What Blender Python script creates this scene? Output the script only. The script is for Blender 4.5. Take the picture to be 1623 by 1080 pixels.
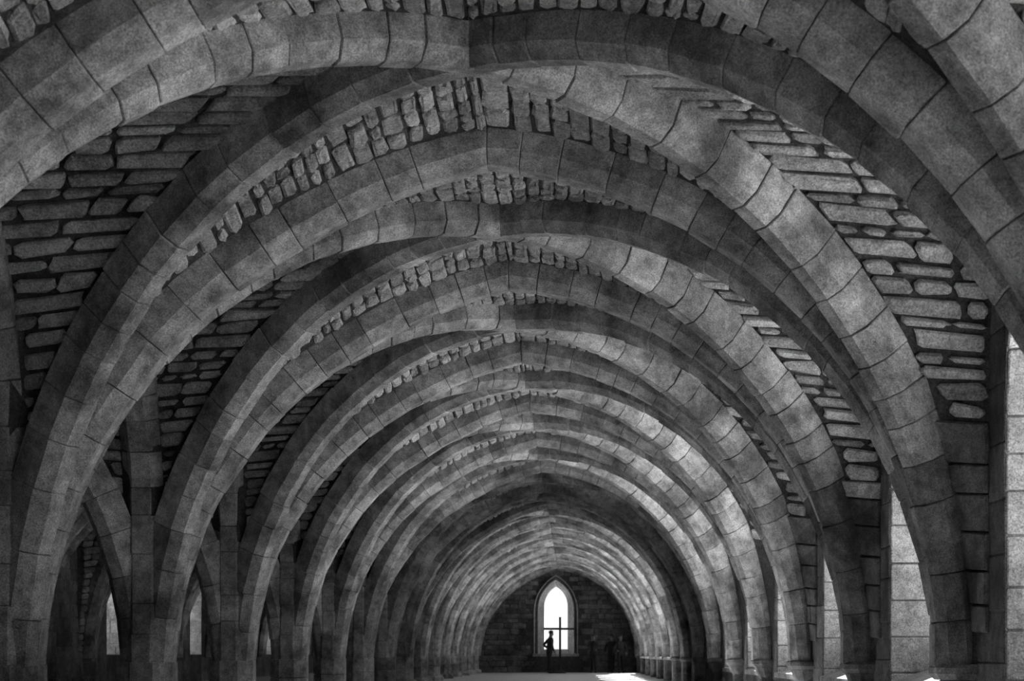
import bpy, math, random
import numpy as np
from mathutils import Vector

random.seed(11)
SC = bpy.context.scene
COL = SC.collection
for o in list(bpy.data.objects):
    bpy.data.objects.remove(o)

# ------------------------------------------------------------------ measures
B = 4.1                      # bay length along the nave
EYE = 0.79                   # camera height
FPX = 648.0 * B              # focal length in pixels of a 1623 px wide frame
VPX, VPY = 907.0, 1037.0     # vanishing point of the nave in the photograph
XR = -0.62                   # ridge line
XL, XP = -4.15, 2.95         # centre lines of the columns and of the wall piers
XW = 2.92                    # inner face of the right-hand wall
HT = 3.56                    # soffit of the crown above the eye
YEND = 17.42 * B
K0, K1 = -1, 17              # first and last transverse arch

# ------------------------------------------------------------------ camera
cam_d = bpy.data.cameras.new('camera')
cam = bpy.data.objects.new('camera', cam_d)
COL.objects.link(cam)
cam.location = (0, 0, EYE)
cam.rotation_euler = (math.pi / 2, 0, 0)
cam_d.sensor_width = 36.0
cam_d.sensor_fit = 'HORIZONTAL'
cam_d.lens = FPX / 1623.0 * 36.0
cam_d.shift_x = -(VPX - 811.5) / 1623.0
cam_d.shift_y = (VPY - 540.0) / 1623.0
cam_d.clip_start = 0.05
cam_d.clip_end = 800
cam_d.dof.use_dof = True
cam_d.dof.focus_distance = 3.9 * B
cam_d.dof.aperture_fstop = 4.5
SC.camera = cam

# ------------------------------------------------------------------ sky, sun, exposure
W = bpy.data.worlds.new('overcast_sky')
SC.world = W
W.use_nodes = True
nt = W.node_tree
nt.nodes.clear()
wo = nt.nodes.new('ShaderNodeOutputWorld')
bg = nt.nodes.new('ShaderNodeBackground')
tc = nt.nodes.new('ShaderNodeTexCoord')
cl = nt.nodes.new('ShaderNodeTexNoise')
cl.inputs['Scale'].default_value = 3.0
cl.inputs['Detail'].default_value = 6.0
rp = nt.nodes.new('ShaderNodeMapRange')
rp.inputs['From Min'].default_value = 0.3
rp.inputs['From Max'].default_value = 0.7
rp.inputs['To Min'].default_value = 0.8
rp.inputs['To Max'].default_value = 1.0
nt.links.new(tc.outputs['Generated'], cl.inputs['Vector'])
nt.links.new(cl.outputs[0], rp.inputs['Value'])
nt.links.new(rp.outputs[0], bg.inputs['Color'])
nt.links.new(bg.outputs[0], wo.inputs['Surface'])
bg.inputs['Strength'].default_value = 1.9

sun_d = bpy.data.lights.new('sun', 'SUN')
sun_d.energy = 88.0
sun_d.angle = math.radians(0.6)
sun = bpy.data.objects.new('sun', sun_d)
COL.objects.link(sun)
sun.location = (20, 40, 30)
sun.rotation_euler = Vector((-0.515, -0.46, -0.72)).to_track_quat('-Z', 'Y').to_euler()

SC.view_settings.view_transform = 'Standard'
SC.view_settings.look = 'None'
SC.view_settings.gamma = 1.0
SC.view_settings.use_curve_mapping = False
SC.view_settings.exposure = -0.72

# ------------------------------------------------------------------ materials
def stone(name, base, var=0.35, stain=0.45, bump=0.5, fine=55.0, rough=0.9, pits=0.0, streak=False):
    m = bpy.data.materials.new(name)
    m.use_nodes = True
    n = m.node_tree
    L = n.links.new
    bs = n.nodes['Principled BSDF']
    bs.inputs['Roughness'].default_value = rough
    try:
        bs.inputs['Specular IOR Level'].default_value = 0.2
    except Exception:
        pass
    geo = n.nodes.new('ShaderNodeNewGeometry')
    oi = n.nodes.new('ShaderNodeObjectInfo')

    def math_(op, a, b=None, c=None):
        x = n.nodes.new('ShaderNodeMath')
        x.operation = op
        for i, v in enumerate((a, b, c)):
            if v is None:
                continue
            if isinstance(v, (int, float)):
                x.inputs[i].default_value = v
            else:
                L(v, x.inputs[i])
        return x.outputs[0]

    def noise(sc, det, rgh=0.6, vec=None):
        x = n.nodes.new('ShaderNodeTexNoise')
        x.inputs['Scale'].default_value = sc
        x.inputs['Detail'].default_value = det
        x.inputs['Roughness'].default_value = rgh
        L(vec if vec is not None else geo.outputs['Position'], x.inputs['Vector'])
        return x.outputs[0]

    def rng(v, a, b, c, d):
        x = n.nodes.new('ShaderNodeMapRange')
        x.inputs[1].default_value = a
        x.inputs[2].default_value = b
        x.inputs[3].default_value = c
        x.inputs[4].default_value = d
        L(v, x.inputs[0])
        return x.outputs[0]
    rnd = math_('FRACT', math_('ADD', oi.outputs['Random'], geo.outputs['Random Per Island']))
    tone = rng(rnd, 0, 1, 1 - var, 1 + var)
    big = rng(noise(1.7, 5, 0.65), 0.36, 0.66, 1 - stain, 1 + stain * 0.55)
    mid = rng(noise(9, 5, 0.75), 0.32, 0.68, 0.6, 1.4)
    fin = rng(noise(fine * 1.6, 4, 0.8), 0.34, 0.66, 0.42, 1.58)
    v = math_('MULTIPLY', math_('MULTIPLY', tone, big), math_('MULTIPLY', mid, fin))
    v = math_('MULTIPLY', v, base)
    if pits > 0:
        pv = rng(noise(9.0, 6, 0.75), 0.62, 0.72, 1.0, 1.0 - pits)
        v = math_('MULTIPLY', v, pv)
    v = math_('MINIMUM', v, 0.85)
    cc = n.nodes.new('ShaderNodeCombineColor')
    for i in range(3):
        L(v, cc.inputs[i])
    L(cc.outputs[0], bs.inputs['Base Color'])
    h = math_('ADD', math_('MULTIPLY', noise(fine, 5, 0.8), 0.6), noise(14, 5, 0.75))
    bp = n.nodes.new('ShaderNodeBump')
    bp.inputs['Strength'].default_value = bump
    bp.inputs['Distance'].default_value = 0.035
    L(h, bp.inputs['Height'])
    L(bp.outputs[0], bs.inputs['Normal'])
    return m


def plain(name, base, rough=0.8):
    m = bpy.data.materials.new(name)
    m.use_nodes = True
    bs = m.node_tree.nodes['Principled BSDF']
    bs.inputs['Base Color'].default_value = (base, base, base, 1)
    bs.inputs['Roughness'].default_value = rough
    return m


M_RIB = stone('dressed_sandstone', 0.36, var=0.22, stain=0.65, bump=0.5, pits=0.65)
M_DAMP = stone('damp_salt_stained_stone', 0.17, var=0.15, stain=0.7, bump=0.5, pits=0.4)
M_WEB = stone('rubble_stone', 0.46, var=0.35, stain=0.4, bump=0.9, fine=40, pits=0.5)
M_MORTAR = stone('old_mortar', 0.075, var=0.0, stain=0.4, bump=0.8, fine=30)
M_ASHLAR = stone('tooled_ashlar', 0.45, var=0.16, stain=0.25, bump=0.8, fine=48)
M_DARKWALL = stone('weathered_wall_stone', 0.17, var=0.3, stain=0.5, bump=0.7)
M_FLOOR = stone('trodden_floor', 0.68, var=0.0, stain=0.15, bump=0.3)
M_GROUND = stone('outside_ground', 0.62, var=0.0, stain=0.2, bump=0.2, fine=10)
M_CLOTH = plain('dark_cloth', 0.008)
M_CLOTH2 = plain('black_cloth', 0.005)
M_SKIN = plain('skin', 0.10, 0.6)
M_HAIR = plain('dark_hair', 0.015)
M_WOOD = plain('dark_wood', 0.02)
M_IRON = plain('black_iron', 0.015, 0.6)

# ------------------------------------------------------------------ object helpers
ORD = ['zeroth', 'first', 'second', 'third', 'fourth', 'fifth', 'sixth', 'seventh', 'eighth', 'ninth', 'tenth', 'eleventh',
       'twelfth', 'thirteenth', 'fourteenth', 'fifteenth', 'sixteenth', 'seventeenth', 'eighteenth', 'nineteenth', 'twentieth']


def mesh_of(name, V, F, mat, smooth=False):
    me = bpy.data.meshes.new(name)
    me.from_pydata([tuple(v) for v in V], [], [tuple(f) for f in F])
    me.materials.append(mat)
    if smooth:
        me.polygons.foreach_set('use_smooth', [True] * len(me.polygons))
    return me


def make(name, V, F, mat, parent=None, origin=None, smooth=False):
    """One mesh object, vertices given in world space."""
    V = np.asarray(V, float)
    if origin is None:
        origin = (V.min(0) + V.max(0)) / 2
    origin = np.asarray(origin, float)
    me = mesh_of(name, V - origin, F, mat, smooth)
    o = bpy.data.objects.new(name, me)
    COL.objects.link(o)
    if parent is not None:
        o.parent = parent
        o.location = Vector(origin) - parent.location
    else:
        o.location = origin
    return o


def tag(o, label=None, cat=None, group=None, kind=None):
    if label:
        o['label'] = label
    if cat:
        o['category'] = cat
    if group:
        o['group'] = group
    if kind:
        o['kind'] = kind
    return o


def join(pieces):
    V, F, n = [], [], 0
    for v, f in pieces:
        V.append(np.asarray(v, float))
        F += [tuple(i + n for i in q) for q in f]
        n += len(v)
    return np.vstack(V), F


def project(p):
    y = p[1]
    if y < 0.3:
        return None
    return VPX + p[0] / y * FPX, VPY - (p[2] - EYE) / y * FPX


def seen(p, size, lim=9.0):
    """Inside the frame and at least lim pixels across."""
    q = project(p)
    if q is None:
        return False
    return -40 < q[0] < 1663 and -40 < q[1] < 1110 and size / p[1] * FPX >= lim


def box(x0, x1, y0, y1, z0, z1):
    V = [(x, y, z) for x in (x0, x1) for y in (y0, y1) for z in (z0, z1)]
    F = [(0, 1, 3, 2), (4, 6, 7, 5), (0, 4, 5, 1), (2, 3, 7, 6), (0, 2, 6, 4), (1, 5, 7, 3)]
    return np.array(V, float), F


def put(pieces, name, mat, parent, dims, lim=9.0, cap=300):
    """Pieces that the picture lets one pick apart become objects, the rest one part."""
    near, far = [], []
    order = []
    for i, (v, f) in enumerate(pieces):
        c = v.mean(0)
        size = max(np.ptp(v, axis=0))
        order.append((seen(c, size, lim), c[1], i))
    vis = sorted([o for o in order if o[0]], key=lambda q: q[1])[:cap]
    ids = set(o[2] for o in vis)
    for i, (v, f) in enumerate(pieces):
        mm = mat(v.mean(0)) if callable(mat) else mat
        if i in ids:
            make(name, v, f, mm, parent)
        else:
            far.append((v, f, mm))
    for mm in set(q[2] for q in far):
        V, F = join([q[:2] for q in far if q[2] == mm])
        tag(make(name, V, F, mm, parent), kind='stuff')


# ------------------------------------------------------------------ curves of the vault
class Curve:
    def __init__(self, pts):
        self.p = np.asarray(pts, float)
        d = np.linalg.norm(np.diff(self.p, axis=0), axis=1)
        self.s = np.r_[0, np.cumsum(d)]
        self.L = self.s[-1]

    def at(self, s):
        return np.array([np.interp(s, self.s, self.p[:, i]) for i in range(3)])

    def tan(self, s):
        e = min(0.04, self.L * 0.1)
        t = self.at(min(self.L, s + e)) - self.at(max(0, s - e))
        return t / np.linalg.norm(t)

    def by_height(self, z):
        return np.array([np.interp(z, self.p[:, 2], self.p[:, i]) for i in range(3)])

    def offset(self, w, d):
        """Moved by d away from the opening, in the vertical plane across w."""
        q = []
        for i in range(len(self.p)):
            t = self.p[min(i + 1, len(self.p) - 1)] - self.p[max(i - 1, 0)]
            nn = np.cross(w, t)
            nn /= np.linalg.norm(nn)
            q.append(self.p[i] + nn * d)
        # carry the last point on to the crown, so that both halves meet
        e, t = q[-1], q[-1] - q[-2]
        hz = np.array([self.p[-1][0] - self.p[-2][0], self.p[-1][1] - self.p[-2][1], 0.0])
        hz /= np.linalg.norm(hz)
        k = (self.p[-1] - e).dot(hz) / max(1e-6, t.dot(hz))
        if k > 0.05:
            q.append(e + t * k)
        return Curve(q)


def spline(tab, n=60):
    P = np.asarray(tab, float)
    P = np.vstack([2 * P[0] - P[1], P, 2 * P[-1] - P[-2]])
    out = []
    for i in range(1, len(P) - 2):
        for u in np.linspace(0, 1, 6, endpoint=False):
            a, b, c, d = P[i - 1], P[i], P[i + 1], P[i + 2]
            out.append(0.5 * (2 * b + (c - a) * u + (2 * a - 5 * b + 4 * c - d) * u * u + (3 * b - a - 3 * c + d) * u ** 3))
    out.append(P[-2])
    return np.array(out)


H0 = -0.1
T_LEFT = spline([(-3.90, -0.1), (-3.885, .1), (-3.845, .35), (-3.785, .65), (-3.70, .97), (-3.555, 1.343), (-3.335, 1.706), (-3.13, 2.0),
                 (-2.95, 2.234), (-2.55, 2.61), (-2.06, 2.945), (-1.56, 3.225), (-1.08, 3.43), (-.62, 3.56)])
_cx, _ch, _r = -.87, .054, 3.516
_a0 = math.asin((H0 - _ch) / _r)
_a1 = math.acos((XR - _cx) / _r)
T_RIGHT = np.array([(_cx + _r * math.cos(a), _ch + _r * math.sin(a)) for a in np.linspace(_a0, _a1, 64)])


def mirror(x):
    return XL - (x - XL) * 0.9335   # the further aisle is a little narrower


def t_half(y, side):
    """side -1 left of the ridge, +1 right of it."""
    T = T_LEFT if side < 0 else T_RIGHT
    return Curve([(x, y, h + EYE) for x, h in T])


def d_half(k, kc, side):
    """From the column (or pier) k up to the crossing of bay kc."""
    C = np.array([XL if side < 0 else XP, k * B])
    P = np.array([XR, (kc + .5) * B])
    D = np.linalg.norm(P - C)
    u = (P - C) / D
    r0 = 0.26 if side < 0 else 0.28
    run = D - r0
    hc = HT - run
    a0 = math.asin((H0 - hc) / run)
    pts = []
    for a in np.linspace(a0, math.pi / 2, 60):
        q = P - u * run * math.cos(a)
        sh = 0.15 * math.cos(a) if (kc == 1 and k == 2 and side > 0) else 0.0
        pts.append((q[0] + sh, q[1], hc + run * math.sin(a) + EYE))
    return Curve(pts), np.array([u[0], u[1], 0.0])


def l_half(x, yc, sg, a, hs, r, top=None):
    """Stilted pointed arch along the nave, sg -1 near half, +1 far half; spring to apex."""
    R = math.sqrt(max(0, 2 * r * a - a * a)) if r < 1e6 else 0
    pts = [(x, yc + sg * a, h + EYE) for h in np.linspace(H0, hs, 12, endpoint=False)]
    amax = math.acos(max(-1, min(1, (r - a) / r)))
    for q in np.linspace(0, amax, 30):
        pts.append((x, yc + sg * (r * math.cos(q) - (r - a)), hs + r * math.sin(q) + EYE))
    return Curve(pts)


RIB = [(-.19, .33), (-.19, .10), (-.088, 0.0), (.088, 0.0), (.19, .10), (.19, .33)]
DRIB = [(-.152, .33), (-.152, .09), (-.062, 0.0), (.062, 0.0), (.152, .09), (.152, .33)]
DELTA = 0.245


def arch_frame(c, w, s):
    p = c.at(s)
    t = c.tan(s)
    nn = np.cross(w, t)
    nn /= np.linalg.norm(nn)
    return p, nn


def voussoirs(c, w, prof=RIB, mean=0.30, gap=0.004, flip=False):
    """w: horizontal vector across the arch so that w x tangent points out of the opening."""
    out = []
    s = 0.0
    while s < c.L - 0.02:
        ln = mean * random.uniform(0.72, 1.35)
        if s < 1.0:
            ln *= 1.3
        e = s + ln
        if c.L - e < mean * 0.55:
            e = c.L
        s0, s1 = s + gap / 2, min(e, c.L) - gap / 2
        b = 0.007
        dn = random.gauss(0, .004)
        dw = random.gauss(0, .004)
        rings = []
        cm = (0.0, 0.17)
        last = e >= c.L - 1e-6
        for ss, k in ((s0, 1), (s0 + b, 0), (s1 - b, 0), (s1, 1)):
            p, nn = arch_frame(c, w, ss)
            tg = c.tan(ss)
            hz = np.array([tg[0], tg[1], 0.0]) / max(1e-6, math.hypot(tg[0], tg[1]))
            ring = []
            for j, (a, h) in enumerate(prof):
                if k:
                    a, h = a - math.copysign(b, a), max(h, 0) + (b if h < .3 else 0)
                ja, jh = random.gauss(0, .0025), random.gauss(0, .0025)
                q = p + w * (a + dw + ja) + nn * (h + dn + jh)
                if last and ss >= s1 - b - 1e-9:
                    # the two halves of an arch meet on an upright joint
                    q = q + tg * ((c.p[-1] - q).dot(hz) - (c.L - ss)) / max(.3, tg.dot(hz))
                ring.append(q)
            rings.append(ring)
        n = len(prof)
        V = [v for r_ in rings for v in r_]
        F = []
        for i in range(3):
            for j in range(n):
                j2 = (j + 1) % n
                F.append((i * n + j, i * n + j2, (i + 1) * n + j2, (i + 1) * n + j))
        F.append(tuple(range(n - 1, -1, -1)))
        F.append(tuple(range(3 * n, 4 * n)))
        out.append((np.array(V), F))
        s = e
    return out


def sweep(c, w, prof, n=26):
    V, F = [], []
    m = len(prof)
    for i in range(n):
        p, nn = arch_frame(c, w, c.L * i / (n - 1))
        for a, h in prof:
            V.append(p + w * a + nn * h)
    for i in range(n - 1):
        for j in range(m):
            j2 = (j + 1) % m
            F.append((i * m + j, i * m + j2, (i + 1) * m + j2, (i + 1) * m + j))
    F.append(tuple(range(m - 1, -1, -1)))
    F.append(tuple(range((n - 1) * m, n * m)))
    return np.array(V), F


DCORE = [(-.13, .32), (-.13, .10), (-.055, 0.02), (.055, 0.02), (.13, .10), (.13, .32)]
CORE = [(-.17, .32), (-.17, .115), (-.08, 0.02), (.08, 0.02), (.17, .115), (.17, .32)]
AX, AY = np.array([1., 0, 0]), np.array([0, 1., 0])


def wvec(c, w):
    """Sign of w that makes the frame normal point away from the opening (up)."""
    nn = np.cross(w, c.tan(c.L * 0.95))
    return w if nn[2] > 0 else -w


def arch(name, halves, label, cat, group, base, individual=True, prof=RIB, core=CORE):
    """halves: list of (curve, w). Root mesh is the mortar core, each stone is a part."""
    V, F = join([sweep(c, wvec(c, w), core) for c, w in halves])
    root = tag(make(name, V, F, M_MORTAR, None, base), label, cat, group)
    ps = []
    for c, w in halves:
        ps += voussoirs(c, wvec(c, w), prof)
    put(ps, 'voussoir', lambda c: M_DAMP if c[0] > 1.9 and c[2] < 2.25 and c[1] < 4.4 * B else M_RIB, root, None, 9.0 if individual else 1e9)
    return root


def flipx(c):
    q = c.p.copy()
    q[:, 0] = mirror(q[:, 0])
    return Curve(q)


# ------------------------------------------------------------------ stones laid on a ruled surface
def lay(c0, c1, toward, course=(.085, .15), length=(.16, .46), gap=.022, prot=(.03, .06), trim=(.10, .10), tmin=0.0, tmax=1.0, even=False, skip=0.0, minlen=.12):
    """c0(t), c1(t): the two ends of each course, t 0..1. Returns the stones as pieces."""
    N = 80
    P0 = np.array([c0(t) for t in np.linspace(tmin, tmax, N)])
    P1 = np.array([c1(t) for t in np.linspace(tmin, tmax, N)])
    mid = (P0 + P1) / 2
    s = np.r_[0, np.cumsum(np.linalg.norm(np.diff(mid, axis=0), axis=1))]
    tt = np.linspace(0, 1, N)

    def S(t, l):
        i = t * (N - 1)
        a = int(min(N - 2, max(0, math.floor(i))))
        f = i - a
        p0 = P0[a] * (1 - f) + P0[a + 1] * f
        p1 = P1[a] * (1 - f) + P1[a + 1] * f
        return p0 * (1 - l) + p1 * l
    out = []
    y = 0.0
    toward = np.asarray(toward, float)
    while y < s[-1] - .03:
        ch = random.uniform(*course)
        y1 = min(y + ch, s[-1])
        if s[-1] - y1 < course[0] * .5:
            y1 = s[-1]
        ta, tb = np.interp(y, s, tt), np.interp(y1, s, tt)
        tm = (ta + tb) / 2
        wl = np.linalg.norm(S(tm, 1) - S(tm, 0))
        x = trim[0] - random.uniform(0, .1) * (trim[0] > 0)
        end = wl - trim[1]
        cells = []
        while x < end - minlen * .5:
            ln = random.uniform(*length) * (0.75 + 0.5 * (ch - course[0]) / (course[1] - course[0] + 1e-6))
            x1 = min(x + ln, end)
            if end - x1 < minlen:
                x1 = end
            cells.append((x, x1))
            x = x1
        for xa, xb in cells:
            if xb - xa < minlen * .6 or random.random() < skip:
                continue
            cen = S(tm, (xa + xb) / 2 / wl)
            du = S(tm, min(1, (xb) / wl)) - S(tm, xa / wl)
            dv = S(tb, (xa + xb) / 2 / wl) - S(ta, (xa + xb) / 2 / wl)
            nn = np.cross(du, dv)
            ln_ = np.linalg.norm(nn)
            if ln_ < 1e-7:
                continue
            nn /= ln_
            if nn.dot(toward - cen) < 0:
                nn = -nn
            g = gap * random.uniform(.6, 1.3) / 2
            gu = g / max(1e-3, (xb - xa))
            gv = g / max(1e-3, np.linalg.norm(dv))
            if gv > .35 or gu > .35:
                continue
            ht = random.uniform(*prot)
            jit = 0.0 if even else 1.0
            c_u, c_v = min(.25, .028 / (xb - xa)), min(.3, .028 / np.linalg.norm(dv))
            if even:
                c_u, c_v = c_u * .35, c_v * .35
            lo_u, hi_u, lo_v, hi_v = gu, 1 - gu, gv, 1 - gv
            ring = [(lo_u + c_u, lo_v), (hi_u - c_u, lo_v), (hi_u, lo_v + c_v), (hi_u, hi_v - c_v), (hi_u - c_u, hi_v), (lo_u + c_u, hi_v), (lo_u, hi_v - c_v), (lo_u, lo_v + c_v)]
            ring = [(u + jit * random.gauss(0, .03), v + jit * random.gauss(0, .05)) for u, v in ring]
            ins = 0.022 if not even else 0.010

            def pt(u, v, h):
                return S(ta + (tb - ta) * min(1.05, max(-.05, v)), (xa + (xb - xa) * u) / wl) + nn * h
            iu, iv = min(.3, ins / (xb - xa)), min(.3, ins / np.linalg.norm(dv))
            top = [(.5 + (u - .5) * (1 - 2 * iu), .5 + (v - .5) * (1 - 2 * iv)) for u, v in ring]
            V = [pt(u, v, -.03) for u, v in ring] + [pt(u, v, ht * .6 + jit * random.gauss(0, .004)) for u, v in ring]
            V += [pt(u, v, ht + jit * random.gauss(0, .006)) for u, v in top]
            F = []
            flip = np.dot(np.cross(V[1] - V[0], V[3] - V[0]), nn) < 0
            for i in range(2):
                for j in range(8):
                    j2 = (j + 1) % 8
                    q = (i * 8 + j, i * 8 + j2, (i + 1) * 8 + j2, (i + 1) * 8 + j)
                    F.append(q[::-1] if flip else q)
            cap = tuple(range(16, 24))
            F.append(cap[::-1] if flip else cap)
            out.append((np.array(V), F))
        y = y1
    return out


def shell(c0, c1, n=34, m=4):
    V, F = [], []
    for i in range(n):
        t = i / (n - 1)
        a, b = c0(t), c1(t)
        for j in range(m):
            f = j / (m - 1)
            V.append(a * (1 - f) + b * f)
    for i in range(n - 1):
        for j in range(m - 1):
            F.append((i * m + j, i * m + j + 1, (i + 1) * m + j + 1, (i + 1) * m + j))
    return np.array(V), F


# ------------------------------------------------------------------ the large setting
gx, gf = box(-120, 200, -80, 260, -0.5, -0.06)
tag(make('ground', gx, gf, M_GROUND), 'pale open ground outside the undercroft walls', kind='structure')
fx, ff = box(2 * XL - XW - 1.4, XW + 1.4, K0 * B - 1, YEND + 1.7, -0.4, 0.0)
tag(make('floor', fx, ff, M_FLOOR), 'pale trodden floor running the length of the vaulted nave', kind='structure')
rx, rf = box(2 * XL - XW - 1.4, XW + 1.4, K0 * B, YEND + 1.7, 4.95, 5.2)
tag(make('top_light_block', rx, rf, M_DARKWALL), 'unseen slab added over the vaults to stop light leaking in', kind='structure')  # added unseen above the webs so no sky light leaks through

# ---- vault webs
def curves_bay(k):
    yc = (k + .5) * B
    out = {}
    for side in (-1, 1):
        out['T', side, 0] = t_half(k * B, side).offset(wvec(t_half(k * B, side), AY), DELTA)
        out['T', side, 1] = t_half((k + 1) * B, side).offset(wvec(t_half((k + 1) * B, side), AY), DELTA)
        for e in (0, 1):
            c, u = d_half(k + e, k, side)
            w = np.array([-u[1], u[0], 0])
            out['D', side, e] = c.offset(wvec(c, w), DELTA)
    for e, sg in ((0, -1), (1, 1)):
        c = l_half(XL, yc, sg, 1.79, 1.3, 2.25)
        out['L', -1, e] = c.offset(wvec(c, AX), DELTA)
        out['L', 1, e] = l_half(XW, yc, sg, 1.45, 1.9, 1.67 + .12)
    return out


def frac(c):
    return lambda t: c.at(c.L * t)


def level_pair(d, l):
    """Courses level: points of both curves at the same share of their height."""
    z0, z1 = d.p[0, 2], d.p[-1, 2]
    y0, y1 = l.p[0, 2], l.p[-1, 2]

    def g(t):
        z = d.at(d.L * t)[2]
        return l.by_height(y0 + (z - z0) / (z1 - z0) * (y1 - y0))
    return g


def bay_cells(k, flip=False):
    C = curves_bay(k)
    if flip:
        C = {q: flipx(c) for q, c in C.items()}
    cells = {}
    for e in (0, 1):
        cells['near' if e == 0 else 'far'] = [(frac(C['T', s, e]), frac(C['D', s, e])) for s in (-1, 1)]
    for s in (-1, 1):
        cells['left' if s < 0 else 'right'] = [(frac(C['D', s, e]), level_pair(C['D', s, e], C['L', s, e])) for e in (0, 1)]
    return cells


CELL_TXT = {'near': 'near web of vault bay %s, rough narrow stones laid along the nave', 'far': 'far web of vault bay %s, rough narrow stones laid along the nave',
            'left': 'left side web of vault bay %s, long rubble stones in level courses', 'right': 'right side web of vault bay %s, long rubble stones in level courses'}
for k in range(K0, K1):
    cells = bay_cells(k)
    tw = (XR, (k + .5) * B, 1.0)
    fine = 1 <= k <= 4
    bayname = 'counted %s from the front' % ORD[k] if k >= 1 else ('over the camera' if k == 0 else 'behind the camera')
    if fine:
        for nm, halves in cells.items():
            V, F = join([shell(a, b) for a, b in halves])
            root = tag(make('ceiling', V, F, M_MORTAR), CELL_TXT[nm] % bayname, kind='structure')
            ps = []
            for a, b in halves:
                if nm in ('near', 'far'):
                    ps += lay(a, b, tw, course=(.10, .16), length=(.16, .36), trim=(.31, .24), prot=(.015, .04))
                else:
                    t0 = .30
                    ps += lay(a, b, tw, course=(.085, .17), length=(.2, .52), trim=(.27, .02), gap=.036, prot=(.03, .065), tmin=t0)
                    ps += lay(a, b, tw, course=(.2, .3), length=(.3, .55), trim=(.15, .0), prot=(.03, .045), tmin=.04, tmax=t0, gap=.012, even=True)
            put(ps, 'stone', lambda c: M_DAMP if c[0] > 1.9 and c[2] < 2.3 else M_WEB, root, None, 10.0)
    else:
        V, F = join([shell(a, b) for hs in cells.values() for a, b in hs])
        root = tag(make('ceiling', V, F, M_MORTAR), 'rubble vault webs of the bay %s' % bayname, kind='structure')
        if k >= 1:
            ps = []
            for nm, halves in cells.items():
                for a, b in halves:
                    ps += lay(a, b, tw, course=(.10, .17), length=(.25, .5), trim=(.27, .05), tmin=.3 if nm in ('left', 'right') else 0.0)
            put(ps, 'stone', M_WEB, root, None, 1e9)
    # the other aisle
    cells = bay_cells(k, True)
    tw = (mirror(XR), (k + .5) * B, 1.0)
    V, F = join([shell(a, b) for hs in cells.values() for a, b in hs])
    root = tag(make('ceiling', V, F, M_MORTAR), 'dark rubble vault of the further aisle, bay %s' % bayname, kind='structure')
    if 2 <= k <= 10:
        ps = []
        for nm, halves in cells.items():
            for a, b in halves:
                ps += lay(a, b, tw, course=(.11, .18), length=(.25, .5), trim=(.2, .15))
        put(ps, 'stone', M_WEB, root, None, 1e9)

# short barrel between the last arch and the end wall
for fl in (False, True):
    hs = []
    for s in (-1, 1):
        a, b = t_half(K1 * B, s), t_half(YEND + .3, s)
        a, b = a.offset(wvec(a, AY), DELTA), b.offset(wvec(b, AY), DELTA)
        if fl:
            a, b = flipx(a), flipx(b)
        hs.append(shell(frac(a), frac(b)))
    V, F = join(hs)
    tag(make('ceiling', V, F, M_MORTAR), 'last strip of vault against the end wall, %s aisle' % ('further' if fl else 'main'), kind='structure')

# ---- side walls with splayed windows
def opening_curve(x, yc, a, hs, r, zs, n=9):
    """Outline from near sill up over the head to far sill."""
    pts = [(x, yc - a, zs), (x, yc - a, hs)]
    amax = math.acos((r - a) / r)
    for q in np.linspace(0, amax, n)[1:]:
        pts.append((x, yc - (r * math.cos(q) - (r - a)), hs + r * math.sin(q)))
    left = pts[2:-1]
    for p in reversed(left):
        pts.append((x, 2 * yc - p[1], p[2]))
    pts += [(x, yc + a, hs), (x, yc + a, zs)]
    return np.array(pts)


def wall_face(x, y0, y1, z1, O):
    """Faces of a wall plane with the opening O left out."""
    V, F = [], []

    def quad(*p):
        n = len(V)
        V.extend(p)
        F.append(tuple(range(n, n + len(p))))
    ya, yb, zs = O[0][1], O[-1][1], O[0][2]
    quad((x, y0, 0), (x, ya, 0), (x, ya, z1), (x, y0, z1))
    quad((x, yb, 0), (x, y1, 0), (x, y1, z1), (x, yb, z1))
    quad((x, ya, 0), (x, yb, 0), (x, yb, zs), (x, ya, zs))
    for i in range(1, len(O) - 2):
        p, q = O[i], O[i + 1]
        quad(tuple(p), tuple(q), (x, q[1], z1), (x, p[1], z1))
    return np.array(V, float), F


def loft(A, Bc, close=True):
    n = len(A)
    V = np.vstack([A, Bc])
    F = [(i, i + 1, n + i + 1, n + i) for i in range(n - 1)]
    if close:
        F.append((n - 1, 0, n, 2 * n - 1))
    return V, F


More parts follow.
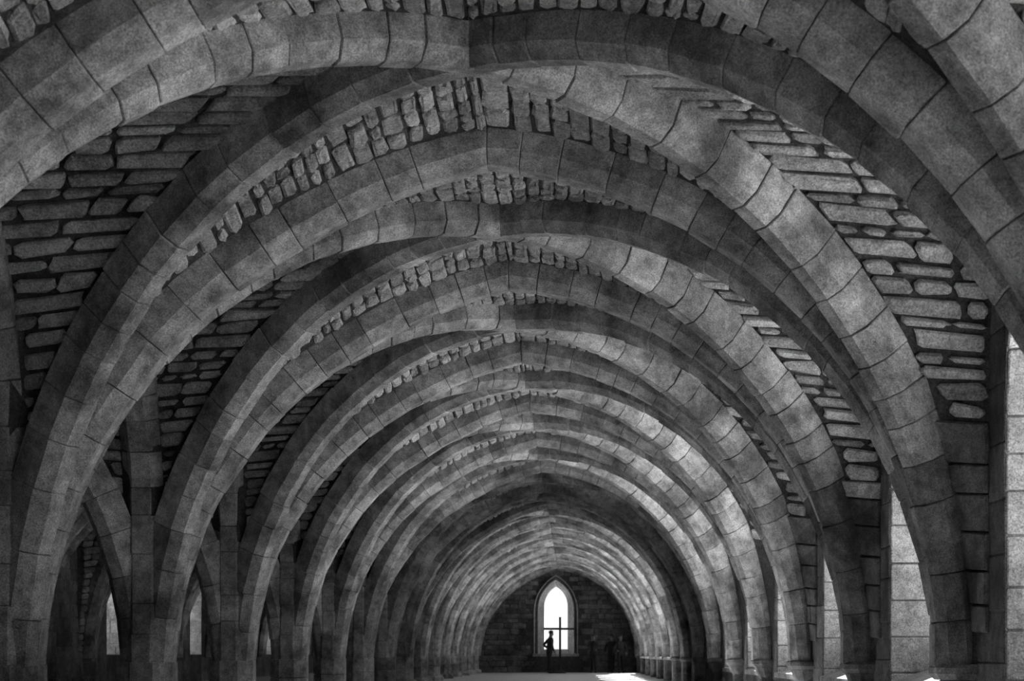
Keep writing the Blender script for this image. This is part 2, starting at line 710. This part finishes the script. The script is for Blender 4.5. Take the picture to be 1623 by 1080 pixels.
THICK = 1.3
ZT = 4.95
RIGHT_OPEN = {-1: 2, 0: 2, 1: 1, 2: 1, 3: 1, 4: 1, 5: 3, 6: 3, 7: 3, 10: 1, 11: 2, 12: 2, 13: 2, 14: 2, 15: 2, 16: 1}
wall_r, wall_stones = [], []
wn = 0
for k in range(K0, K1 + 1):
    y0, y1 = k * B, min((k + 1) * B, YEND + .3)
    yc = (k + .5) * B
    if k in RIGHT_OPEN and y1 - y0 > 3:
        ai, ao = (1.05, 1.0) if RIGHT_OPEN[k] == 1 else ((1.5, 1.45) if RIGHT_OPEN[k] == 2 else (1.34, 1.3))
        Oi = opening_curve(XW, yc, ai, 2.55, 1.5 * ai / 1.02, 0.45)
        Oo = opening_curve(XW + THICK, yc, ao, 2.7, 1.35 * ao / .92, 0.88 if RIGHT_OPEN[k] == 1 else .6)
        wall_r.append(wall_face(XW, y0, y1, ZT, Oi))
        wall_r.append(wall_face(XW + THICK, y0, y1, ZT, Oo))
        V, F = loft(Oi, Oo)
        wn += 1
        where = ORD[k] if k >= 1 else ('nearest' if k == 0 else 'rear')
        win = tag(make('window_%d' % wn, V, F, M_DARKWALL), 'deep splayed stone window opening in right wall, %s bay' % where, kind='structure')
        # ashlar on the far jamb, on the near jamb and the sloping sill slab
        A0, A1 = Oi[-1] * (1, 1, 0) + (0, 0, .3), Oi[-2] * (1, 1, 0) + (0, 0, 2.6)
        B0, B1 = Oo[-1] * (1, 1, 0) + (0, 0, .3), Oo[-2] * (1, 1, 0) + (0, 0, 2.6)
        if k >= 1:
            ps = lay(lambda t: A0 * (1 - t) + A1 * t, lambda t: B0 * (1 - t) + B1 * t, (XW, yc, 1.5), course=(.24, .36), length=(.28, .6), gap=.018,
                     prot=(.008, .02), trim=(0, 0), even=True)
            n2 = len(Oi)
            ih, oh = Oi[n2 // 2:n2 - 1][::-1], Oo[n2 // 2:n2 - 1][::-1]
            ci, co = Curve(ih), Curve(oh)
            ps += lay(frac(ci), frac(co), (XW, yc, 1.5), course=(.2, .3), length=(.35, .75), gap=.02, prot=(.008, .02), trim=(0, 0), even=True)
            put(ps, 'stone', M_ASHLAR, win, None, 10.0)
        sl = np.array([Oi[0] + (-.04, 0, .005), Oi[-1] + (-.04, 0, .005), Oo[-1] + (.05, 0, .01), Oo[0] + (.05, 0, .01)])
        if RIGHT_OPEN[k] == 2 and k > 9:
            sl[0] += (-.24, 0, .17)
            sl[1] += (-.24, 0, .17)
        sl2 = np.vstack([sl, sl + (0, 0, .07)])
        make('sill', sl2, [(0, 1, 2, 3), (7, 6, 5, 4), (0, 4, 5, 1), (1, 5, 6, 2), (2, 6, 7, 3), (3, 7, 4, 0)], M_ASHLAR, win)
        # strip of wall between the arris and the pier
        for ya, yb in ((y0 + .1, yc - ai), (yc + ai, y1 - .1)):
            a_, b_ = np.array([XW, ya, 0.0]), np.array([XW, ya, 4.0])
            c_, d_ = np.array([XW, yb, 0.0]), np.array([XW, yb, 4.0])
            if k >= 1:
                wall_stones += lay(lambda t: a_ * (1 - t) + b_ * t, lambda t: c_ * (1 - t) + d_ * t, (XR, yc, 1.5), course=(.28, .42), length=(.6, 1.2), gap=.01,
                                   prot=(.006, .016), trim=(0, 0), even=True)
    else:
        wall_r.append(box(XW, XW + THICK, y0, y1, 0, ZT))
        a_, b_ = np.array([XW, y0, 0.0]), np.array([XW, y0, 4.4])
        c_, d_ = np.array([XW, y1, 0.0]), np.array([XW, y1, 4.4])
        wall_stones += lay(lambda t: a_ * (1 - t) + b_ * t, lambda t: c_ * (1 - t) + d_ * t, (XR, yc, 1.5), course=(.2, .32), length=(.3, .7), gap=.014,
                           prot=(.01, .03), trim=(0, 0), even=True)
V, F = join(wall_r)
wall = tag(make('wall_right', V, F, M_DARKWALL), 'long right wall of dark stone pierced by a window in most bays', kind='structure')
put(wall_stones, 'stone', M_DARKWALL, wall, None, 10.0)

XLL = mirror(XW)
TL = 0.75
wl, ls = [], []
LEFT_WIN = [(9.44, 9.86), (11.50, 11.86), (14.15, 14.6), (16.2, 16.75)]
cuts = [K0 * B] + [v for a, b in LEFT_WIN for v in ((a - .2) * B, (b + .2) * B)] + [YEND + .3]
for i in range(0, len(cuts), 2):
    wl.append(box(XLL - TL, XLL, cuts[i], cuts[i + 1], 0, ZT))
for i, (a, b) in enumerate(LEFT_WIN):
    yc, hw = (a + b) / 2 * B, (b - a) / 2 * B
    Oi = opening_curve(XLL, yc, hw, 2.2, hw * 1.5, EYE - .02)
    Oo = opening_curve(XLL - TL, yc, hw * .95, 2.3, hw * 1.4, EYE)
    wl.append(wall_face(XLL, (a - .2) * B, (b + .2) * B, ZT, Oi))
    wl.append(wall_face(XLL - TL, (a - .2) * B, (b + .2) * B, ZT, Oo))
    V, F = loft(Oi, Oo)
    wn += 1
    win = tag(make('window_%d' % wn, V, F, M_ASHLAR), 'pale lancet window in far left wall, %s seen between the columns' % ORD[i + 1], kind='structure')
    A0, A1, B0, B1 = Oi[-1], Oi[-2], Oo[-1], Oo[-2]
    ps = lay(lambda t: A0 * (1 - t) + A1 * t, lambda t: B0 * (1 - t) + B1 * t, (XLL, yc, 1.5), course=(.24, .36), length=(.28, .6), gap=.018, prot=(.008, .02), trim=(0, 0), even=True)
    put(ps, 'stone', M_ASHLAR, win, None, 10.0)
V, F = join(wl)
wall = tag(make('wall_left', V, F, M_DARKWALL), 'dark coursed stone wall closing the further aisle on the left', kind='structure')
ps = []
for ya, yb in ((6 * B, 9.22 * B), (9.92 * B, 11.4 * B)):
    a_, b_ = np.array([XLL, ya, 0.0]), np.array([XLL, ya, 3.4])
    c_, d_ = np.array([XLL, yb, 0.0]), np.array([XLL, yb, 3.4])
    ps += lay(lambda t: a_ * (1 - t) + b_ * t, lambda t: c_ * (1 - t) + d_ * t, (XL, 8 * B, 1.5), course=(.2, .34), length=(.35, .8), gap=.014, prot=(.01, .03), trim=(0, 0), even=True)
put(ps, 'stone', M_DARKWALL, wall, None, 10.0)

# ---- end wall with its lancet
XE, ZS = -0.70, 0.82
def oc(a, z=ZS - .03):
    return opening_curve(0, 0, a, 2.65 + (.82 - a) * .45, 1.55 * a / .82, z)


Oi = oc(.84)
Oo = opening_curve(0, 0, 0.50, 2.84, .98, ZS + .17)


def turn(O, y):
    return np.array([(XE + p[1], y, p[2]) for p in O])


def turn_face(y, x0, x1, z1, O):
    V, F = wall_face(0, x0 - XE, x1 - XE, z1, O)
    return np.array([(XE + p[1], y, p[2]) for p in V]), F


x0, x1 = XLL - THICK, XW + THICK
V, F = join([turn_face(YEND, x0, x1, ZT, Oi), turn_face(YEND + 1.6, x0, x1, ZT, Oo)])
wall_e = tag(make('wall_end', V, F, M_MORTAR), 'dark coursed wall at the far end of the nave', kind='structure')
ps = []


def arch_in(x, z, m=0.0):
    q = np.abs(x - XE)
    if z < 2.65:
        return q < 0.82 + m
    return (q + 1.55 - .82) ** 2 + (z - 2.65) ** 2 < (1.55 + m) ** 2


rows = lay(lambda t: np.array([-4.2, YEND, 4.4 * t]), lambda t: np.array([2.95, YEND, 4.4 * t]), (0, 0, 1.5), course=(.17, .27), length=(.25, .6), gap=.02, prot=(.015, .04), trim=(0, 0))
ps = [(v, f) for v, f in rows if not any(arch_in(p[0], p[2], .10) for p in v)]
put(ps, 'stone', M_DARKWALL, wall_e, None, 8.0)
V, F = join([loft(turn(oc(.74), YEND + .06), turn(oc(.64, ZS), YEND + .30)), loft(turn(oc(.64, ZS), YEND + .30), turn(Oo, YEND + .48)), loft(turn(Oo, YEND + .48), turn(Oo, YEND + 1.6))])
wn += 1
win = tag(make('window_%d' % wn, V, F, M_ASHLAR), 'tall bright pointed lancet window in the end wall', kind='structure')
# moulded surround: a roll standing proud of the wall, a deep hollow, an inner roll
prof_ = [(.95, .02), (.95, -.06), (.925, -.09), (.89, -.07), (.865, .16), (.80, .16), (.785, .02), (.76, .0), (.74, .06)]
V, F = join([loft(turn(oc(a0), YEND + y0), turn(oc(a1), YEND + y1), False) for (a0, y0), (a1, y1) in zip(prof_, prof_[1:])])
make('surround', V, F, M_ASHLAR, win)
V, F = box(XE - .98, XE + .98, YEND - .09, YEND + .3, ZS - .14, ZS - .02)
make('sill', V, F, M_ASHLAR, win)

V, F = box(XLL - THICK, XW + THICK, K0 * B - .5, K0 * B, 0, ZT)
tag(make('near_light_block', V, F, M_DARKWALL), 'unseen wall added behind the camera to keep out frontal light', kind='structure')  # added out of view across the nave to cut frontal light

# ------------------------------------------------------------------ columns, piers
def ngon_rings(cx, cy, rings, n=8, rot=math.pi / 8, half=None):
    V, F = [], []
    for r, z in rings:
        for i in range(n):
            a = rot + 2 * math.pi * i / n
            V.append((cx + r * math.cos(a), cy + r * math.sin(a), z))
    for k in range(len(rings) - 1):
        for i in range(n):
            j = (i + 1) % n
            F.append((k * n + i, k * n + j, (k + 1) * n + j, (k + 1) * n + i))
    F.append(tuple(range(n - 1, -1, -1)))
    F.append(tuple(range((len(rings) - 1) * n, len(rings) * n)))
    return np.array(V), F


def drum(cx, cy, r, z0, z1, **kw):
    b = .008
    return ngon_rings(cx, cy, [(r - b, z0 + .003), (r, z0 + .003 + b), (r, z1 - .003 - b), (r - b, z1 - .003)], **kw)


for k in range(K0, K1 + 1):
    if k * B > YEND - .3:
        break
    cy = k * B
    where = '%s from the front' % ORD[k] if k >= 1 else ('beside the camera' if k == 0 else 'behind the camera')
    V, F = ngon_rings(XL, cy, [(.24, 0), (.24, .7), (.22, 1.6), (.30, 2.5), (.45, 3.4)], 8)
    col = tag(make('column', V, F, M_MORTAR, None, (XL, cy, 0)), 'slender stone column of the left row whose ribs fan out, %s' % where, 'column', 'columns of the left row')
    zs = [0.16, 0.46, 0.72]
    V, F = ngon_rings(XL, cy, [(.40, 0), (.40, .09), (.34, .16)], 8)
    make('base', V, F, M_RIB, col)
    for a, b in ((.16, .44), (.44, .715)):
        V, F = drum(XL, cy, .285, a, b)
        make('drum', V, F, M_RIB, col)
    # pier against the right wall
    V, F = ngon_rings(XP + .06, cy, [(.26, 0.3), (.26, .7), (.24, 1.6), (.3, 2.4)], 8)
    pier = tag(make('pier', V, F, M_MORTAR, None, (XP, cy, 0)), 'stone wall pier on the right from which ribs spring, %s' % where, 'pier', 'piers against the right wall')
    V, F = ngon_rings(XP, cy, [(.29, .60), (.33, .645), (.33, .69), (.30, .715)], 12)
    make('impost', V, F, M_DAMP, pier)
    if 4 <= k <= 8:
        V, F = ngon_rings(XP, cy, [(.05, .22), (.12, .27), (.16, .38), (.24, .5), (.28, .597)], 12)
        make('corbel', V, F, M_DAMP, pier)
    else:
        for a, b in ((0, .3), (.3, .597)):
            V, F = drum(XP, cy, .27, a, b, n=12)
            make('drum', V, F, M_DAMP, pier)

# ------------------------------------------------------------------ ribs of the vault
for k in range(K0, K1 + 1):
    y = k * B
    where = '%s from the front' % ORD[k] if k >= 1 else ('beside the camera' if k == 0 else 'behind the camera')
    near = k >= 1
    arch('transverse_arch', [(t_half(y, -1), AY), (t_half(y, 1), AY)], 'pointed stone arch spanning the nave straight across, %s' % where, 'arch', 'transverse arches of the nave',
         (XL, y, EYE), near)
    arch('transverse_arch', [(flipx(t_half(y, -1)), AY), (flipx(t_half(y, 1)), AY)], 'pointed arch across the further aisle behind the left columns, %s' % where, 'arch',
         'transverse arches of the further aisle', (XL, y, EYE), 3 <= k <= 6)
    if k == K1:
        break
    for e, txt in ((0, 'left column toward the vault crossing and farther right pier'), (1, 'left column back over the crossing to the nearer right pier')):
        c0, u0 = d_half(k + e, k, -1)
        c1, u1 = d_half(k + 1 - e, k, 1)
        w0, w1 = np.array([-u0[1], u0[0], 0]), np.array([-u1[1], u1[0], 0])
        wh = '%s' % ORD[k + e] if k + e >= 1 else ('nearest' if k + e == 0 else 'rear')
        arch('diagonal_arch', [(c0, w0), (c1, w1)], 'diagonal rib from %s %s' % (wh, txt), 'arch', 'diagonal ribs of the nave', (XL, (k + e) * B, EYE), near, DRIB, DCORE)
        arch('diagonal_arch', [(flipx(c0), w0 * (1, -1, 1)), (flipx(c1), w1 * (1, -1, 1))],
             'diagonal rib of the further aisle, %s column, %s' % (wh, 'running away' if e == 0 else 'running back'), 'arch', 'diagonal ribs of the further aisle', (XL, (k + e) * B, EYE), 3 <= k <= 6, DRIB, DCORE)
    yc = (k + .5) * B
    hv = [(l_half(XL, yc, sg, 1.79, 1.3, 2.25), AX) for sg in (-1, 1)]
    arch('arcade_arch', hv, 'stilted arch of the left arcade between two columns, bay %s' % where, 'arch', 'arcade arches of the left row', (XL, y, EYE), near)

# wall arch against the end wall
arch('wall_arch', [(t_half(YEND - .12, -1), AY), (t_half(YEND - .12, 1), AY)], 'wall arch framing the end wall round the lancet', 'arch', None, (XL, YEND, EYE), True)

# ------------------------------------------------------------------ people, cross, loose stone
def skin_obj(name, verts, edges, mat, parent, sub=2):
    """verts: list of (x, y, z, r)."""
    me = bpy.data.meshes.new(name)
    me.from_pydata([v[:3] for v in verts], edges, [])
    me.materials.append(mat)
    o = bpy.data.objects.new(name, me)
    COL.objects.link(o)
    sk = o.modifiers.new('skin', 'SKIN')
    sk.use_smooth_shade = True
    if not me.skin_vertices:
        me.skin_vertices.new()
    for i, v in enumerate(verts):
        d = me.skin_vertices[0].data[i]
        r = v[3]
        d.radius = r if isinstance(r, tuple) else (r, r)
        d.use_root = i == 0
    ss = o.modifiers.new('subdivision', 'SUBSURF')
    ss.levels = ss.render_levels = sub
    if parent is not None:
        o.parent = parent
    return o


def blob(c, r, n=10, m=7, f=None):
    V, F = [], []
    for i in range(m + 1):
        th = math.pi * i / m
        for j in range(n):
            a = 2 * math.pi * j / n
            d = np.array([math.sin(th) * math.cos(a), math.sin(th) * math.sin(a), math.cos(th)])
            k = f(d) if f else 1.0
            V.append(np.array(c) + d * np.array(r) * k)
    for i in range(m):
        for j in range(n):
            F.append((i * n + j, (i + 1) * n + j, (i + 1) * n + (j + 1) % n, i * n + (j + 1) % n))
    return np.array(V), F


def local(name, V, F, mat, parent, smooth=True):
    me = mesh_of(name, V, F, mat, smooth)
    o = bpy.data.objects.new(name, me)
    COL.objects.link(o)
    o.parent = parent
    return o


def person(loc, face, scale, label, arms, lean=0.0, stride=(0.0, 0.0), bag=None, hat=False):
    """face: heading of the local +Y axis; arms: for each side the elbow and wrist."""
    torso = [(0, 0, .95, (.15, .11)), (0, .01, 1.14, (.135, .10)), (0, .0, 1.34, (.155, .11)), (0, -.01, 1.46, (.09, .075)), (0, .0, 1.53, .052)]
    head = [(0, .015, 1.60, (.068, .085)), (0, .01, 1.69, (.078, .09)), (0, .0, 1.735, (.05, .055))]
    V = torso + head
    E = [(i, i + 1) for i in range(7)]
    V.append((0, .125, 1.635, .013))     # nose
    E.append((5, 8))
    for sx in (-1, 1):                    # ears
        V.append((sx * .085, -.005, 1.645, .014))
        E.append((5, len(V) - 1))
    leg_i, arm_i = [], []
    for sx, st in ((-1, stride[0]), (1, stride[1])):
        n = len(V)
        V += [(sx * .085, 0, .88, .092), (sx * .10, .02 + st * .5, .50, .062), (sx * .105, st, .09, .042), (sx * .12, st + .13, .035, .03)]
        E += [(0, n), (n, n + 1), (n + 1, n + 2), (n + 2, n + 3)]
        leg_i.append(n)
    for sx, (el, wr) in zip((-1, 1), arms):
        n = len(V)
        el, wr = np.array(el), np.array(wr)
        d = (wr - el) / np.linalg.norm(wr - el)
        palm = wr + d * .06
        V += [(sx * .175, -.01, 1.41, .058), (*el, .044), (*wr, .03), (*palm, (.036, .02))]
        E += [(2, n), (n, n + 1), (n + 1, n + 2), (n + 2, n + 3)]
        side = np.cross(d, (0, 1.0, .2))
        side /= np.linalg.norm(side)
        cur = np.cross(side, d)
        for q, ln in ((-1.5, .06), (-.5, .075), (.5, .08), (1.5, .07)):
            m = len(V)
            a = palm + d * (.03 + ln * .5) + side * q * .019 + cur * .008
            b = palm + d * (.03 + ln * .9) + side * q * .02 + cur * .03
            V += [(*a, .009), (*b, .008)]
            E += [(n + 3, m), (m, m + 1)]
        m = len(V)
        a = wr + d * .04 + side * .045 + cur * .01
        V += [(*a, .010), (*(a + d * .04 + side * .012 + cur * .015), .009)]
        E += [(n + 2, m), (m, m + 1)]
        arm_i.append(n)

    def bend(v):
        x, y, z = v[:3]
        if z > .95:
            k = (z - .95) / .8
            y += lean * k
        return (x * scale, y * scale, z * scale, v[3] if not isinstance(v[3], tuple) else v[3])

    def sc(r, k=1.0, add=0.0):
        return tuple(q * scale * k + add for q in r) if isinstance(r, tuple) else r * scale * k + add
    root = bpy.data.objects.new('person', None)
    COL.objects.link(root)
    root.location = loc
    root.rotation_euler = (0, 0, face)
    tag(root, label, 'person', 'visitors by the end wall')
    P = [bend(v) for v in V]
    skin_obj('body', [(*p[:3], sc(v[3])) for p, v in zip(P, V)], E, M_SKIN, root, 1)
    jk = [0, 1, 2, 3] + [i + j for i in arm_i for j in (0, 1, 2)]
    re = {i: q for q, i in enumerate(jk)}
    je = [(re[a], re[b]) for a, b in E if a in re and b in re]
    skin_obj('jacket', [(*P[i][:3], sc(V[i][3], 1.12, .012)) for i in jk], je, M_CLOTH, root, 1)
    tk = [0, 1] + [i + j for i in leg_i for j in (0, 1, 2)]
    re = {i: q for q, i in enumerate(tk)}
    skin_obj('trousers', [(*P[i][:3], sc(V[i][3], 1.08, .012)) for i in tk], [(re[a], re[b]) for a, b in E if a in re and b in re], M_CLOTH2, root, 1)
    for i in leg_i:
        t = P[i + 3]
        v, f = blob((t[0], t[1] - .05 * scale, .05), (.05, .14, .05))
        v[:, 2] = np.maximum(v[:, 2], .0)
        local('shoe', v, f, M_CLOTH2, root)
    h = P[6]
    v, f = blob((h[0], h[1] - .018, h[2] + .012), (.092, .105, .085), f=lambda d: 1.0 if d[2] > -.2 or d[1] < 0 else .8)
    local('hair', v, f, M_HAIR, root)
    for sx in (-1, 1):
        v, f = blob((sx * .03 * scale, P[5][1] + .078 * scale, 1.655 * scale), (.011, .008, .008), 6, 4)
        local('eye', v, f, M_CLOTH2, root)
    v, f = blob((0, P[5][1] + .083 * scale, 1.59 * scale), (.025, .008, .008), 6, 4)
    local('mouth', v, f, M_HAIR, root)
    if bag:
        v, f = blob(bag[:3], bag[3:], 8, 6)
        local('bag', v, f, M_CLOTH2, root)
    if hat:
        v, f = ngon_rings(P[6][0], P[6][1], [(.10, P[6][2] + .03), (.09, P[6][2] + .07), (.04, P[6][2] + .12)], 10)
        local('cap', v, f, M_CLOTH2, root)
    return root


person((-0.94, 16.6 * B, 0), -1.2, .98, 'person in dark clothes before the bright lancet, one elbow out behind', [((-.30, -.16, 1.18), (-.20, .02, 1.03)), ((.22, .02, 1.14), (.2, .14, .92))], lean=.10, stride=(.1, -.08))
person((0.88, 16.9 * B, 0), 3.0, .9, 'person in dark clothes standing with both hands raised to the face', [((-.25, .14, 1.2), (-.08, .22, 1.5)), ((.25, .14, 1.2), (.08, .22, 1.5))], stride=(.05, -.12))
person((1.62, 17.0 * B, 0), 2.7, .9, 'person in a bulky black coat near the right corner, left of a pair', [((-.30, .0, 1.15), (-.24, .14, .95)), ((.30, .0, 1.15), (.24, .14, .95))], stride=(.05, -.05))
person((2.0, 16.9 * B, 0), 3.4, .89, 'person in black with a shoulder bag, right of the pair at the corner', [((-.28, .0, 1.15), (-.24, .12, .93)), ((.28, -.02, 1.15), (.2, .16, 1.05))], stride=(-.05, .06), bag=(.27, -.05, .95, .09, .13, .16))

cx_, cy_ = -0.50, 16.75 * B
V, F = join([box(cx_ - .045, cx_ + .045, cy_ - .035, cy_ + .035, .05, 2.30)])
cross = tag(make('cross', V, F, M_WOOD, None, (cx_, cy_, 0)), 'tall thin dark cross standing before the end window', 'cross')
V, F = box(cx_ - .68, cx_ + .64, cy_ - .04, cy_ + .03, 1.775, 1.86)
make('crossbar', V, F, M_WOOD, cross)
V, F = ngon_rings(cx_, cy_, [(.26, 0), (.26, .06), (.08, .12), (.05, .3)], 8)
make('foot', V, F, M_WOOD, cross)

from mathutils import noise as mn


def rough(v, amp, sc):
    return np.array([np.array(p) * 1.0 + np.array(mn.noise_vector(Vector(p) * sc)) * amp for p in v])


V, F = join([blob((3.12, 6.58 * B, .62), (.10, .13, .16), 12, 8), blob((3.08, 6.56 * B, .86), (.075, .10, .15), 12, 8), blob((3.10, 6.57 * B, 1.06), (.06, .08, .12), 12, 8)])
tag(make('stone_fragment', rough(V, .05, 9), F, M_RIB, smooth=False), 'weathered hollowed stone stump on the sill of the sixth right window', 'stone')
